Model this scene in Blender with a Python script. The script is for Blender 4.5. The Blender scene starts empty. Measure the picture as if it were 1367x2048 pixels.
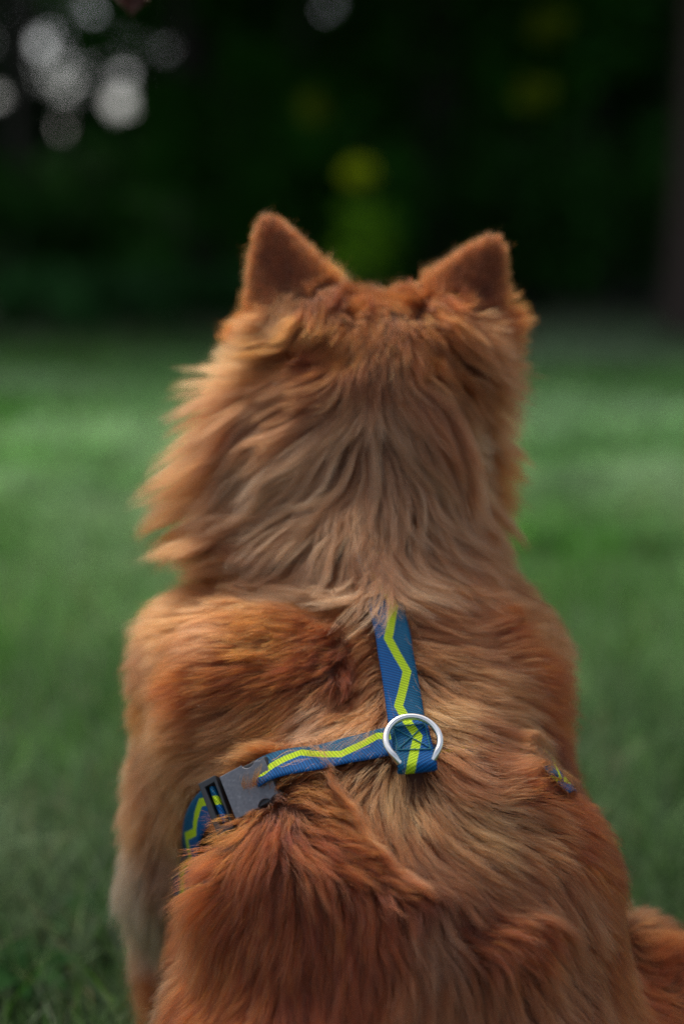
import bpy, math, random
import numpy as np
from mathutils import Vector, Matrix
from mathutils.kdtree import KDTree
from mathutils.bvhtree import BVHTree

rad = math.radians
rng = np.random.default_rng(7)
random.seed(7)
sc = bpy.context.scene
COL = sc.collection

# ------------------------------------------------------------------ camera
CAM_H, PITCH, FOCAL, FOCUS = 0.70, 11.4, 50.0, 0.945
cd = bpy.data.cameras.new('camera')
cd.lens = FOCAL; cd.sensor_fit = 'VERTICAL'; cd.sensor_height = 36.0; cd.sensor_width = 24.0
cd.clip_start = 0.05; cd.clip_end = 600
cd.dof.use_dof = True; cd.dof.focus_distance = FOCUS; cd.dof.aperture_fstop = 1.75
cam = bpy.data.objects.new('camera', cd); COL.objects.link(cam)
cam.location = (0, 0, CAM_H); cam.rotation_euler = (rad(90 - PITCH), 0, 0)
sc.camera = cam

# ------------------------------------------------------------------ light
SUN_EL, SUN_AZ = 60, 330
w = bpy.data.worlds.new('World'); sc.world = w; w.use_nodes = True
nt = w.node_tree; bg = nt.nodes['Background']
sky = nt.nodes.new('ShaderNodeTexSky'); sky.sky_type = 'NISHITA'; sky.sun_disc = False
sky.sun_elevation = rad(SUN_EL); sky.sun_rotation = rad(SUN_AZ)
sky.air_density = 1.0; sky.dust_density = 4.0; sky.ozone_density = 0.6
hs = nt.nodes.new('ShaderNodeHueSaturation'); hs.inputs['Saturation'].default_value = 0.55   # thin overcast
nt.links.new(sky.outputs[0], hs.inputs['Color']); nt.links.new(hs.outputs[0], bg.inputs[0]); bg.inputs[1].default_value = 0.12
sl = bpy.data.lights.new('sun', 'SUN'); sl.energy = 1.6; sl.angle = rad(22); sl.color = (1.0, 0.94, 0.84)
so = bpy.data.objects.new('sun', sl); COL.objects.link(so)
_d = Vector((math.sin(rad(SUN_AZ)) * math.cos(rad(SUN_EL)), math.cos(rad(SUN_AZ)) * math.cos(rad(SUN_EL)), math.sin(rad(SUN_EL))))
so.rotation_euler = (-_d).to_track_quat('-Z', 'Y').to_euler()
so.location = (0, 0, 20)
vs = sc.view_settings
vs.view_transform = 'Standard'; vs.look = 'None'; vs.gamma = 1; vs.exposure = 0.75
sc.cycles.use_denoising = True; sc.cycles.denoiser = 'OPENIMAGEDENOISE'; sc.cycles.denoising_prefilter = 'NONE'
sc.cycles.max_bounces = 8; sc.cycles.transparent_max_bounces = 8
sc.cycles.diffuse_bounces = 3; sc.cycles.glossy_bounces = 3; sc.cycles.transmission_bounces = 4
sc.cycles.sample_clamp_indirect = 4
sc.cycles_curves.shape = 'RIBBONS'; sc.cycles_curves.subdivisions = 2

# ------------------------------------------------------------------ helpers
A = rad(PITCH)
FWD = np.array([0, math.cos(A), -math.sin(A)]); UP = np.array([0, math.sin(A), math.cos(A)]); RT = np.array([1., 0, 0])
CAMP = np.array([0, 0, CAM_H]); FP = 2048 * FOCAL / 36.0

def P(px, py, d):
    return CAMP + d * (FWD + (px - 683.5) / FP * RT - (py - 1024) / FP * UP)

def s2l(c):
    c = np.asarray(c, float) / 255.0
    return np.where(c <= 0.04045, c / 12.92, ((c + 0.055) / 1.055) ** 2.4)

def tag(o, label=None, cat=None, group=None, kind=None):
    if label: o['label'] = label
    if cat: o['category'] = cat
    if group: o['group'] = group
    if kind: o['kind'] = kind
    return o

def empty(name, loc=(0, 0, 0)):
    o = bpy.data.objects.new(name, None); COL.objects.link(o); o.location = loc
    o.empty_display_size = 0.05
    return o

def link(name, me, parent=None):
    o = bpy.data.objects.new(name, me); COL.objects.link(o)
    if parent is not None:
        o.parent = parent
        o.matrix_parent_inverse = Matrix.Translation(-Vector(parent.location))
    return o

def mesh_np(name, V, F, mat=None, smooth=True, uv=None, attr=None):
    me = bpy.data.meshes.new(name)
    V = np.asarray(V, np.float32)
    if isinstance(F, np.ndarray):
        n, k = F.shape
        me.vertices.add(len(V)); me.vertices.foreach_set('co', V.ravel())
        me.loops.add(n * k); me.loops.foreach_set('vertex_index', F.ravel().astype(np.int32))
        me.polygons.add(n); me.polygons.foreach_set('loop_start', np.arange(0, n * k, k, dtype=np.int32))
        me.update(calc_edges=True)
    else:
        me.from_pydata([tuple(v) for v in V], [], F); me.update()
    me.polygons.foreach_set('use_smooth', [smooth] * len(me.polygons))
    if mat: me.materials.append(mat)
    if attr is not None:
        a = me.color_attributes.new('Col', 'FLOAT_COLOR', 'POINT')
        c = np.ones((len(V), 4), np.float32); c[:, :3] = attr; a.data.foreach_set('color', c.ravel())
    if uv is not None:
        l = me.uv_layers.new(name='UVMap')
        li = np.empty(len(me.loops), np.int32); me.loops.foreach_get('vertex_index', li)
        l.data.foreach_set('uv', np.asarray(uv, np.float32)[li].ravel())
    return me

def new_mat(name, color=(0.5, 0.5, 0.5), rough=0.6, **kw):
    m = bpy.data.materials.new(name); m.use_nodes = True
    b = m.node_tree.nodes['Principled BSDF']
    b.inputs['Base Color'].default_value = (*color, 1); b.inputs['Roughness'].default_value = rough
    for k, v in kw.items():
        b.inputs[k].default_value = v
    return m

class NT:
    def __init__(s, m): s.m = m; s.t = m.node_tree; s.b = s.t.nodes.get('Principled BSDF')
    def n(s, typ, **kw):
        n = s.t.nodes.new(typ)
        for k, v in kw.items(): setattr(n, k, v)
        return n
    def l(s, a, b): s.t.links.new(a, b)
    def math(s, op, a, b=None, c=None):
        n = s.n('ShaderNodeMath', operation=op)
        for i, x in enumerate((a, b, c)):
            if x is None: continue
            if hasattr(x, 'is_linked') or hasattr(x, 'links'): s.l(x, n.inputs[i])
            else: n.inputs[i].default_value = x
        return n.outputs[0]
    def mix(s, f, a, b):
        n = s.n('ShaderNodeMix', data_type='RGBA')
        for i, x in ((0, f), (6, a), (7, b)):
            if hasattr(x, 'links'): s.l(x, n.inputs[i])
            else: n.inputs[i].default_value = x if i == 0 else (*x, 1)
        return n.outputs[2]
    def noise(s, scale, detail=3, vec=None, rough=0.5):
        n = s.n('ShaderNodeTexNoise'); n.inputs['Scale'].default_value = scale; n.inputs['Detail'].default_value = detail
        n.inputs['Roughness'].default_value = rough
        if vec is not None: s.l(vec, n.inputs['Vector'])
        return n.outputs['Fac']
    def ramp(s, f, stops):
        n = s.n('ShaderNodeValToRGB'); e = n.color_ramp.elements
        while len(e) < len(stops): e.new(0.5)
        for x, (p, c) in zip(e, stops): x.position = p; x.color = (*c, 1) if len(c) == 3 else c
        s.l(f, n.inputs[0]); return n.outputs[0]

# value noise in numpy, for geometry
_tab = rng.random((64, 64, 64)).astype(np.float32)
def vnoise(p, scale):
    q = np.asarray(p) * scale + 500.0
    i = np.floor(q).astype(int); f = q - i; f = f * f * (3 - 2 * f); i &= 63; j = (i + 1) & 63
    x0, y0, z0 = i.T; x1, y1, z1 = j.T; fx, fy, fz = f.T
    g = lambda a, b, c: _tab[a, b, c]
    return ((g(x0, y0, z0) * (1 - fx) + g(x1, y0, z0) * fx) * (1 - fy) + (g(x0, y1, z0) * (1 - fx) + g(x1, y1, z0) * fx) * fy) * (1 - fz) + \
           ((g(x0, y0, z1) * (1 - fx) + g(x1, y0, z1) * fx) * (1 - fy) + (g(x0, y1, z1) * (1 - fx) + g(x1, y1, z1) * fx) * fy) * fz
# ------------------------------------------------------------------ dog body: one implicit surface
G0 = np.array([-0.34, 0.56, -0.012]); GS = 0.0048
GN = np.array([148, 194, 164])
gx = [(G0[i] + GS * np.arange(GN[i])).astype(np.float32) for i in range(3)]
GX, GY, GZ = np.meshgrid(*gx, indexing='ij')

def rotm(pitch=0, yaw=0, roll=0):
    return np.array(Matrix.Rotation(rad(yaw), 3, 'Z') @ Matrix.Rotation(rad(pitch), 3, 'X') @ Matrix.Rotation(rad(roll), 3, 'Y'))

def ell(c, r, pitch=0, yaw=0, roll=0):
    R = rotm(pitch, yaw, roll)
    dx, dy, dz = GX - c[0], GY - c[1], GZ - c[2]
    k0 = 0; k1 = 0
    for a in range(3):
        p = (dx * R[0, a] + dy * R[1, a] + dz * R[2, a]) / r[a]
        k0 = k0 + p * p; k1 = k1 + (p / r[a]) ** 2
    k0 = np.sqrt(k0); k1 = np.sqrt(k1) + 1e-6
    return (k0 * (k0 - 1) / k1).astype(np.float32)

def cap(a, b, ra, rb):
    a = np.array(a, float); b = np.array(b, float); ab = b - a; L2 = ab @ ab
    dx, dy, dz = GX - a[0], GY - a[1], GZ - a[2]
    t = np.clip((dx * ab[0] + dy * ab[1] + dz * ab[2]) / L2, 0, 1)
    return (np.sqrt((dx - t * ab[0]) ** 2 + (dy - t * ab[1]) ** 2 + (dz - t * ab[2]) ** 2) - (ra + (rb - ra) * t)).astype(np.float32)

def smin(a, b, k):
    h = np.maximum(k - np.abs(a - b), 0) / k
    return np.minimum(a, b) - h * h * k * 0.25

def ssub(a, b, k):   # a minus b
    return -smin(-a, b, k)

prims = []
# trunk along the sloping spine
D = ell(P(812, 2120, 0.985), (0.150, 0.125, 0.150), -45)               # rump
D = smin(D, ell(P(815, 1830, 0.995), (0.125, 0.110, 0.122), -45), 0.05)   # loin
D = smin(D, ell(P(800, 1670, 1.025), (0.112, 0.105, 0.10), -45), 0.05)  # ribs
D = smin(D, ell(P(730, 1440, 1.075), (0.113, 0.100, 0.105), -40), 0.04)   # withers
D = smin(D, ell(P(500, 1385, 1.065), (0.040, 0.066, 0.066), -20), 0.05)   # left shoulder
D = smin(D, ell(P(952, 1460, 1.075), (0.042, 0.066, 0.066), -20), 0.05)  # right shoulder
D = smin(D, ell(P(578, 1735, 0.945), (0.052, 0.045, 0.060), -40, 0, 8), 0.035)  # fluffy saddle on the left flank
D = smin(D, ell(P(1055, 1770, 1.00), (0.052, 0.055, 0.065), -40), 0.04)
# haunches, knees and hind feet
for s, kx in ((-1, -0.062), (1, 0.225)):
    cx = 0.04
    D = smin(D, cap((cx + s * 0.09, 0.80, 0.100 if s > 0 else 0.115), (kx, 0.985 if s > 0 else 1.0, 0.092 if s > 0 else .145), 0.070 if s > 0 else .082, 0.042 if s > 0 else .052), 0.04)
    D = smin(D, cap((kx, 0.99, 0.14), (kx + s * 0.004, 0.86, 0.045), 0.042, 0.024), 0.02)
    D = smin(D, cap((kx, 0.86, 0.03), (kx + s * 0.012, 1.04, 0.022), 0.024, 0.026), 0.02)
    D = smin(D, ell((kx + s * 0.012, 1.06, 0.022), (0.032, 0.042, 0.024)), 0.015)
# chest and belly
D = smin(D, ell((0.02, 1.10, 0.36), (0.105, 0.095, 0.125), -15), 0.05)
D = smin(D, ell((0.03, 0.98, 0.20), (0.115, 0.14, 0.12), -35), 0.06)
# front legs
for s, lx in ((-1, -0.124), (1, 0.125)):
    D = smin(D, cap((lx + (.026 if s < 0 else -.01), 1.07, 0.36), (lx + (.006 if s < 0 else 0), 1.06, 0.20), 0.050, 0.044), 0.04)
    D = smin(D, cap((lx, 1.06, 0.20), (lx, 1.10, 0.045), 0.040, 0.028), 0.02)
    D = smin(D, ell((lx, 1.13, 0.024), (0.034, 0.046, 0.026)), 0.02)
    for q in range(4):
        fx = lx + (q - 1.5) * 0.016
        D = smin(D, ell((fx, 1.165 - 0.006 * abs(q - 1.5), 0.015), (0.0105, 0.018, 0.015)), 0.006)
# neck
D = smin(D, cap(P(745, 1330, 1.125), P(718, 1010, 1.138), 0.096, 0.082), 0.05)
# skull, cheeks, muzzle
HC = P(745, 800, 1.145)
D = smin(D, ell(HC - np.array([.003, 0, 0]), (0.064, 0.086, 0.070), 0, 8), 0.05)
D = smin(D, ell(P(752, 745, 1.145), (0.058, 0.085, 0.056), 0, 8), 0.03)
D = smin(D, ell(P(590, 840, 1.160), (0.038, 0.05, 0.055)), 0.04)
D = smin(D, ell(P(868, 860, 1.160), (0.034, 0.05, 0.050)), 0.04)
D = smin(D, ell(P(530, 1000, 1.145), (0.038, 0.05, 0.055)), 0.05)
D = smin(D, ell(P(500, 1430, 1.075), (0.044, 0.060, 0.085), -10), 0.05)
D = smin(D, ell(P(862, 1040, 1.152), (0.028, 0.045, 0.05)), 0.04)
MZ = Vector(HC) + Vector((-0.02, 0.075, -0.012))
MT = MZ + Vector((-0.018, 0.085, -0.018))
D = smin(D, cap(MZ, MT, 0.040, 0.022), 0.025)
D = smin(D, cap(MZ + Vector((0, 0, -0.02)), MT + Vector((0.002, -0.015, -0.018)), 0.028, 0.015), 0.012)
# ears: a leaning blade, cupped on its far side
def ear(tip, base, w0, lean):
    tip, base = np.array(tip), np.array(base); ax = tip - base; L = np.linalg.norm(ax); ax /= L
    nrm = np.array([lean, -1, 0.1]); nrm -= ax * (nrm @ ax); nrm /= np.linalg.norm(nrm); sd = np.cross(ax, nrm)
    dx, dy, dz = GX - base[0], GY - base[1], GZ - base[2]
    a = dx * ax[0] + dy * ax[1] + dz * ax[2]; s = dx * sd[0] + dy * sd[1] + dz * sd[2]; n = dx * nrm[0] + dy * nrm[1] + dz * nrm[2]
    t = np.clip(a / L, -0.2, 1)
    hw = w0 * (1 - np.clip(t, 0, 1) ** 1.35) ** 0.9 * (1 + 0.12 * np.sin(np.clip(t, 0, 1) * 3.1)) + 0.0015
    n2 = n + (s / w0) ** 2 * 0.022
    th = 0.0046 + 0.008 * np.clip(1 - t * 2.5, 0, 1)
    q = np.maximum(np.abs(s) - hw, 0); r = np.maximum(np.abs(n2) - th * 0.3, 0)
    d = np.sqrt(q * q + r * r) - th * 0.7
    return np.maximum(np.maximum(d * 0.85, a - L), -a - 0.2 * L).astype(np.float32), ax, nrm
EARL_T, EARL_B = P(533, 438, 1.125), P(599, 668, 1.098)
EARR_T, EARR_B = P(990, 480, 1.125), P(900, 680, 1.100)
e1, axL, nL = ear(EARL_T, EARL_B, 0.040, -0.10)
e2, axR, nR = ear(EARR_T, EARR_B, 0.041, 0.15)
D = smin(D, e1, 0.014); D = smin(D, e2, 0.014)
def surf(px, py, inset=0.0):
    ds = np.linspace(.78, 1.35, 400); q = np.array([P(px, py, d) for d in ds]); g_ = np.clip(np.round((q - G0) / GS).astype(int), 0, GN - 1)
    v_ = D[g_[:, 0], g_[:, 1], g_[:, 2]]; k = np.argmax(v_ < 0) if (v_ < 0).any() else int(np.argmin(v_))
    return P(px, py, ds[k] + inset)
def crease(pts_, r_, k=.022):
    global D
    q = [surf(*p) for p in pts_]
    for a_, b_ in zip(q[:-1], q[1:]): D = ssub(D, cap(a_, b_, r_, r_ * .8), k)
crease([(545, 700), (600, 708), (690, 722)], .006)
crease([(860, 720), (905, 760), (950, 840)], .006)
crease([(470, 930), (560, 985)], .008)
crease([(400, 1165), (520, 1180), (660, 1190)], .009)
crease([(690, 1260), (715, 1330), (700, 1400)], .006)
# creases: girth under the harness, behind the left shoulder; the nape fold
D = ssub(D, cap(P(330, 1860, 1.01), P(520, 1600, 0.945), 0.020, 0.006), 0.03)
D = ssub(D, cap(P(1190, 1600, 1.02), P(1090, 1500, 0.965), 0.018, 0.004), 0.03)
D = ssub(D, cap(P(380, 1150, 1.06), P(640, 1165, 1.01), 0.018, 0.004), 0.03)
D = np.maximum(D, 0.0 - GZ)                                    # rests on the ground
pp = np.stack([GX.ravel(), GY.ravel(), GZ.ravel()], 1)
wob = (vnoise(pp, 22) - 0.5) * 0.010 + (vnoise(pp + 9, 55) - 0.5) * 0.003
band = np.clip(1 - np.abs(D.ravel()) / 0.05, 0, 1)
earmask = np.minimum(e1, e2).ravel() < 0.012
D = D + (wob * band * np.where(earmask, 0.0, 1.0)).reshape(D.shape).astype(np.float32)
del pp, e1, e2

def surface_nets(D, g0, gs):
    s = D < 0
    nx, ny, nz = D.shape
    c = np.zeros((nx - 1, ny - 1, nz - 1), np.int8)
    for i in (0, 1):
        for j in (0, 1):
            for k in (0, 1):
                c += s[i:nx - 1 + i, j:ny - 1 + j, k:nz - 1 + k]
    act = (c > 0) & (c < 8); idx = np.argwhere(act)
    acc = np.zeros((len(idx), 3)); cnt = np.zeros(len(idx))
    cr = [(i, j, k) for i in (0, 1) for j in (0, 1) for k in (0, 1)]
    for a in cr:
        for b in cr:
            if sum(b) - sum(a) == 1 and all(q >= p for p, q in zip(a, b)):
                da = D[idx[:, 0] + a[0], idx[:, 1] + a[1], idx[:, 2] + a[2]]; db = D[idx[:, 0] + b[0], idx[:, 1] + b[1], idx[:, 2] + b[2]]
                m = (da < 0) != (db < 0); t = np.where(m, da / np.where(m, da - db, 1), 0)
                acc += np.where(m[:, None], np.array(a) + t[:, None] * (np.array(b) - np.array(a)), 0); cnt += m
    V = g0 + gs * (idx + acc / cnt[:, None])
    vid = -np.ones(act.shape, np.int64); vid[tuple(idx.T)] = np.arange(len(idx))
    Fs = []
    for ax in range(3):
        sl0 = [slice(None)] * 3; sl1 = [slice(None)] * 3; sl0[ax] = slice(0, -1); sl1[ax] = slice(1, None)
        a, b = s[tuple(sl0)], s[tuple(sl1)]; e = np.argwhere(a != b)
        u, v = [(1, 2), (2, 0), (0, 1)][ax]
        e = e[(e[:, u] > 0) & (e[:, v] > 0) & (e[:, u] < D.shape[u] - 1) & (e[:, v] < D.shape[v] - 1)]
        ins = a[tuple(e.T)]
        q = []
        for du, dv in ((-1, -1), (0, -1), (0, 0), (-1, 0)):
            f = e.copy(); f[:, u] += du; f[:, v] += dv; q.append(vid[tuple(f.T)])
        q = np.stack(q, 1); q[~ins] = q[~ins][:, ::-1]; Fs.append(q)
    return V, np.concatenate(Fs)
BV, BF = surface_nets(D, G0, GS)
GRAD = np.stack(np.gradient(D, GS), -1).astype(np.float32)

def samp(arr, p):
    q = (np.asarray(p) - G0) / GS
    q = np.clip(q, 0, GN - 1.001); i = q.astype(int); f = (q - i)
    if arr.ndim == 4: f = f[:, :, None]
    r = 0
    for a in (0, 1):
        for b in (0, 1):
            for c in (0, 1):
                w_ = (f[:, 0] if a else 1 - f[:, 0]) * (f[:, 1] if b else 1 - f[:, 1]) * (f[:, 2] if c else 1 - f[:, 2])
                r = r + w_ * arr[i[:, 0] + a, i[:, 1] + b, i[:, 2] + c]
    return r
def sdf(p): return samp(D, p)
def nrm(v): return v / (np.linalg.norm(v, axis=-1, keepdims=True) + 1e-9)
def normal(p): return nrm(samp(GRAD, p))

bodybvh = BVHTree.FromPolygons([tuple(v) for v in BV], [tuple(int(x) for x in f) for f in BF])
def hit(px, py):
    d = nrm(P(px, py, 1.0) - CAMP)
    r = bodybvh.ray_cast(Vector(CAMP), Vector(d))
    if r[0] is None:   # past the outline: nearest point of the body to the ray at body depth
        r = bodybvh.find_nearest(Vector(P(px, py, 1.07)))
    return np.array(r[0])

dog = empty('dog', (0.03, 0.95, 0.0))
tag(dog, 'long-haired ginger dog with pricked ears sitting on the grass seen from behind', 'dog')
m_body = new_mat('undercoat', tuple(s2l((70, 38, 22))), 0.9)
body = link('body', mesh_np('body', BV, BF, m_body), dog)

# ------------------------------------------------------------------ coat: control points (where, which way it lies, length mm, lift, colour, curl)
R_, DR, T_, M_, C_, G_, O_, W_ = 'R', 'D', 'T', 'M', 'C', 'G', 'O', 'W'
PAL = {'N': (196, 130, 94), 'R': (138, 60, 2), 'D': (96, 40, 4), 'T': (180, 110, 66), 'M': (164, 96, 60), 'C': (192, 132, 84), 'G': (154, 102, 74), 'O': (184, 98, 38), 'W': (182, 152, 126)}
CP = [
 # skull and nape
 (760, 590, 0, 1, 12, .15, 'O', 0), (745, 660, -.1, 1, 14, .15, 'O', 0), (800, 640, .1, 1, 14, .15, 'O', 0), (740, 760, 0, 1, 18, .15, 'M', 0),
 (690, 690, -.3, .9, 18, .2, 'O', .2), (660, 720, -.8, .5, 30, .35, 'D', .2), (620, 760, -1, .2, 36, .2, 'M', .4), (540, 770, -1, .25, 42, .25, 'M', .5),
 (460, 730, -1, .1, 44, .35, 'T', .5), (430, 700, -1, -.05, 26, .6, 'C', .5), (420, 660, -1, -.3, 16, .4, 'C', .4), (470, 660, -1, -.15, 24, .5, 'T', .4), (490, 790, -1, .35, 42, .3, 'M', .7),
 (640, 830, -.95, .3, 42, .15, 'M', .6), (560, 860, -.95, .45, 45, .2, 'M', .8), (480, 900, -.85, .55, 46, .25, 'T', .9), (740, 800, 0, 1, 36, .2, 'N', .1),
 (700, 850, -.8, .65, 42, .12, 'N', .5), (600, 930, -.9, .5, 46, .15, 'N', .8), (740, 900, 0, 1, 44, .10, 'N', .5), (690, 950, -.55, .85, 46, .10, 'N', .8),
 (790, 850, .6, .85, 42, .12, 'N', .5), (850, 800, .6, .8, 42, .2, 'M', .6), (900, 880, .55, .85, 46, .2, 'M', .8), (830, 940, .5, .9, 46, .12, 'N', .8),
 (960, 800, .45, .9, 36, .3, 'T', .8), (1000, 760, .7, .7, 32, .45, 'T', .6), (1000, 860, .5, .9, 28, .3, 'C', .6), (960, 930, .7, .6, 32, .35, 'O', 1.),
 (1000, 990, .2, 1, 24, .15, 'T', .5), (900, 980, .6, .8, 46, .15, 'M', .9), (430, 830, -.6, .8, 44, .35, 'T', .7), (380, 900, -.45, .9, 44, .35, 'T', .6), (350, 1000, -.5, .85, 36, .3, 'T', .6),
 # mane
 (640, 1010, -.75, .65, 46, .12, 'N', .9), (540, 1000, -.9, .4, 46, .18, 'M', .9), (450, 990, -.9, .4, 46, .25, 'O', .9), (430, 1060, -1, .05, 46, .25, 'T', .8), (400, 1090, -1, .05, 36, .4, 'T', .6),
 (720, 1060, -.15, 1, 46, .10, 'N', .7), (660, 1100, -.6, .7, 44, .12, 'N', .9), (570, 1080, -.95, .25, 44, .15, 'M', .9), (560, 1140, -1, .1, 40, .15, 'T', .7), (740, 1140, 0, 1, 42, .14, 'N', .6),
 (800, 1060, .15, 1, 46, .12, 'N', .8), (870, 1080, .5, .8, 44, .12, 'M', .9), (940, 1060, .6, .7, 32, .15, 'M', .8), (820, 1150, .15, 1, 38, .15, 'T', .6), (900, 1150, .7, .6, 36, .2, 'M', .6), (990, 1120, .3, .9, 26, .2, 'T', .5),
 # ear bases
 (560, 640, -.2, 1, 16, .3, 'T', .4), (620, 640, -.5, .8, 26, .4, 'O', .5), (560, 680, -.7, .6, 32, .45, 'O', .6), (690, 600, -.3, .4, 18, .4, 'O', .4), (650, 590, -.2, .6, 18, .4, 'O', .4),
 (830, 590, .2, .6, 18, .4, 'O', .4), (870, 640, .3, .9, 28, .4, 'O', .5), (860, 700, .2, .9, 34, .4, 'O', .5), (930, 650, .6, .7, 34, .45, 'T', .5), (980, 640, .6, .8, 30, .4, 'R', .5), (960, 720, .4, .9, 38, .4, 'M', .7),
 (515, 610, -.3, .9, 12, .3, 'R', .4), (580, 600, -.3, .9, 12, .25, 'T', .4), (640, 560, .6, -.3, 13, .4, 'O', .4), (690, 575, .7, -.3, 15, .4, 'O', .4), (700, 640, -.1, 1, 22, .5, 'O', .4),
 (812, 580, -.6, -.3, 15, .4, 'O', .4), (850, 560, -.5, -.3, 13, .4, 'O', .4), (900, 600, .3, .9, 22, .4, 'R', .4), (960, 600, .4, .9, 22, .35, 'D', .4), (1000, 620, .7, .6, 26, .5, 'R', .4), (450, 690, -1, -.1, 26, .6, 'C', .4), (500, 655, -.9, .3, 20, .4, 'R', .4),
 # left shoulder
 (700, 1200, -.9, .3, 26, .15, 'T', .2), (600, 1200, -1, .08, 26, .2, 'T', .2), (500, 1190, -1, -.02, 30, .25, 'T', .2), (400, 1200, -1, .05, 28, .3, 'T', .3), (320, 1230, -1, .25, 26, .35, 'T', .3), (290, 1300, -.9, .5, 24, .2, 'M', .3),
 (450, 1280, -1, .15, 28, .2, 'M', .2), (560, 1280, -1, .12, 26, .25, 'O', .2), (620, 1330, -.9, .25, 24, .35, 'R', .3), (670, 1290, -.8, .2, 22, .45, 'R', .4), (690, 1350, -.55, .6, 20, .4, 'R', .4), (520, 1350, -1, .2, 28, .2, 'R', .2), (400, 1360, -1, .2, 30, .2, 'R', .2), (300, 1400, -.8, .6, 24, .15, 'O', .2),
 (720, 1420, -.45, .9, 24, .2, 'T', .3), (660, 1430, -.6, .8, 28, .2, 'G', .3), (590, 1420, -.8, .5, 30, .2, 'O', .3), (500, 1450, -.95, .35, 32, .15, 'T', .2), (400, 1470, -1, .25, 32, .15, 'T', .2), (320, 1500, -.8, .5, 24, .15, 'M', .2),
 (450, 1520, -.9, .5, 30, .12, 'T', .2), (380, 1580, -.6, .8, 30, .12, 'T', .2), (310, 1620, -.6, .8, 30, .25, 'T', .2), (340, 1700, -.2, 1, 30, .15, 'G', .2), (280, 1750, -.3, .9, 32, .25, 'W', .3), (320, 1850, -.1, 1, 34, .15, 'W', .3), (290, 1980, -.1, 1, 32, .15, 'W', .3),
 # right shoulder
 (860, 1230, .6, .6, 28, .15, 'M', .3), (920, 1280, .9, .25, 28, .15, 'M', .3), (990, 1270, .8, -.25, 22, .3, 'R', .3), (1040, 1250, .7, .1, 17, .3, 'T', .3), (1060, 1330, .8, .1, 22, .3, 'R', .3), (900, 1340, .9, .35, 30, .15, 'T', .3), (980, 1370, .95, .2, 30, .15, 'T', .3),
 (1080, 1420, .8, .4, 20, .25, 'R', .3), (1130, 1480, .6, .7, 18, .25, 'R', .3), (870, 1420, .5, .85, 28, .25, 'C', .3), (920, 1440, .7, .7, 30, .15, 'M', .3), (1000, 1450, .9, .3, 28, .12, 'T', .3), (1080, 1490, .7, .6, 24, .2, 'D', .3),
 (900, 1520, .6, .8, 30, .15, 'M', .3), (960, 1540, .85, .4, 28, .15, 'M', .3), (1030, 1575, .8, -.2, 18, .3, 'R', .3), (1120, 1600, .8, .4, 18, .3, 'R', .2),
 # behind the ring
 (800, 1580, 0, 1, 30, .12, 'C', .2), (720, 1570, -.5, .8, 28, .12, 'T', .2), (760, 1640, .1, 1, 32, .10, 'T', .3), (860, 1620, .5, .85, 32, .12, 'T', .3), (940, 1640, .8, .5, 30, .12, 'C', .3), (1040, 1650, .9, .35, 28, .12, 'T', .3), (1140, 1680, .8, .5, 20, .25, 'R', .2), (1200, 1720, .7, .6, 17, .25, 'R', .2),
 (800, 1720, .3, 1, 32, .10, 'G', .3), (900, 1740, .6, .8, 32, .10, 'M', .3), (1020, 1760, .75, .6, 30, .12, 'M', .3), (1130, 1800, .6, .75, 30, .15, 'M', .3), (1210, 1850, .5, .85, 22, .2, 'R', .2), (860, 1840, .2, 1, 32, .15, 'G', .3), (1240, 1960, .4, .9, 28, .2, 'R', .2),
 (960, 1870, .6, .5, 26, .45, 'R', .6), (1040, 1870, .8, .4, 26, .4, 'R', .5), (930, 1830, .1, .7, 16, .3, 'D', .4), (1100, 1950, .5, .85, 30, .15, 'M', .3), (980, 1980, .2, 1, 30, .12, 'M', .2), (860, 1980, -.02, 1, 30, .12, 'M', .2), (740, 2000, -.05, 1, 30, .12, 'R', .2),
 # saddle on the left
 (600, 1590, .6, .2, 22, .4, 'O', .4), (660, 1620, .85, .5, 24, .35, 'O', .4), (540, 1590, .1, -.5, 20, .5, 'O', .4), (480, 1640, -.7, -.1, 22, .4, 'R', .3), (560, 1650, .1, .7, 24, .3, 'R', .3), (640, 1690, .7, .6, 26, .3, 'R', .3), (720, 1720, .9, .35, 26, .4, 'R', .4),
 (790, 1760, .9, .3, 24, .5, 'R', .6), (830, 1790, .8, .2, 20, .55, 'D', .8), (760, 1820, .4, .8, 26, .3, 'R', .4), (430, 1720, -.75, .4, 26, .3, 'R', .2), (520, 1760, -.3, .9, 28, .2, 'R', .2), (620, 1800, .1, 1, 30, .18, 'R', .2), (700, 1860, .15, 1, 30, .18, 'R', .2),
 (400, 1820, -.6, .7, 28, .25, 'R', .2), (480, 1900, -.25, 1, 30, .15, 'R', .2), (360, 1930, -.5, .85, 28, .3, 'R', .2), (600, 1960, 0, 1, 30, .12, 'R', .2), (330, 2030, -.5, .9, 28, .3, 'O', .2), (450, 2020, -.2, 1, 30, .12, 'R', .2),
 # right knee
 (1340, 1960, .4, -.3, 14, .3, 'R', .2), (1330, 2000, .3, .3, 18, .35, 'R', .2),
]
cp_p, cp_d, cp_l, cp_f, cp_c, cp_k = [], [], [], [], [], []
for (x, y, dx, dy, L, lf, c, k) in CP:
    p = hit(x, y); n = normal(p[None])[0]
    v = dx * RT - dy * UP; v = v - n * (v @ n)
    v0 = dx * RT - dy * UP
    cp_p.append(p); cp_d.append(v0 / (np.linalg.norm(v0) + 1e-6)); cp_l.append(L / 1000); cp_f.append(lf); cp_c.append(s2l(PAL[c])); cp_k.append(k)
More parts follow.
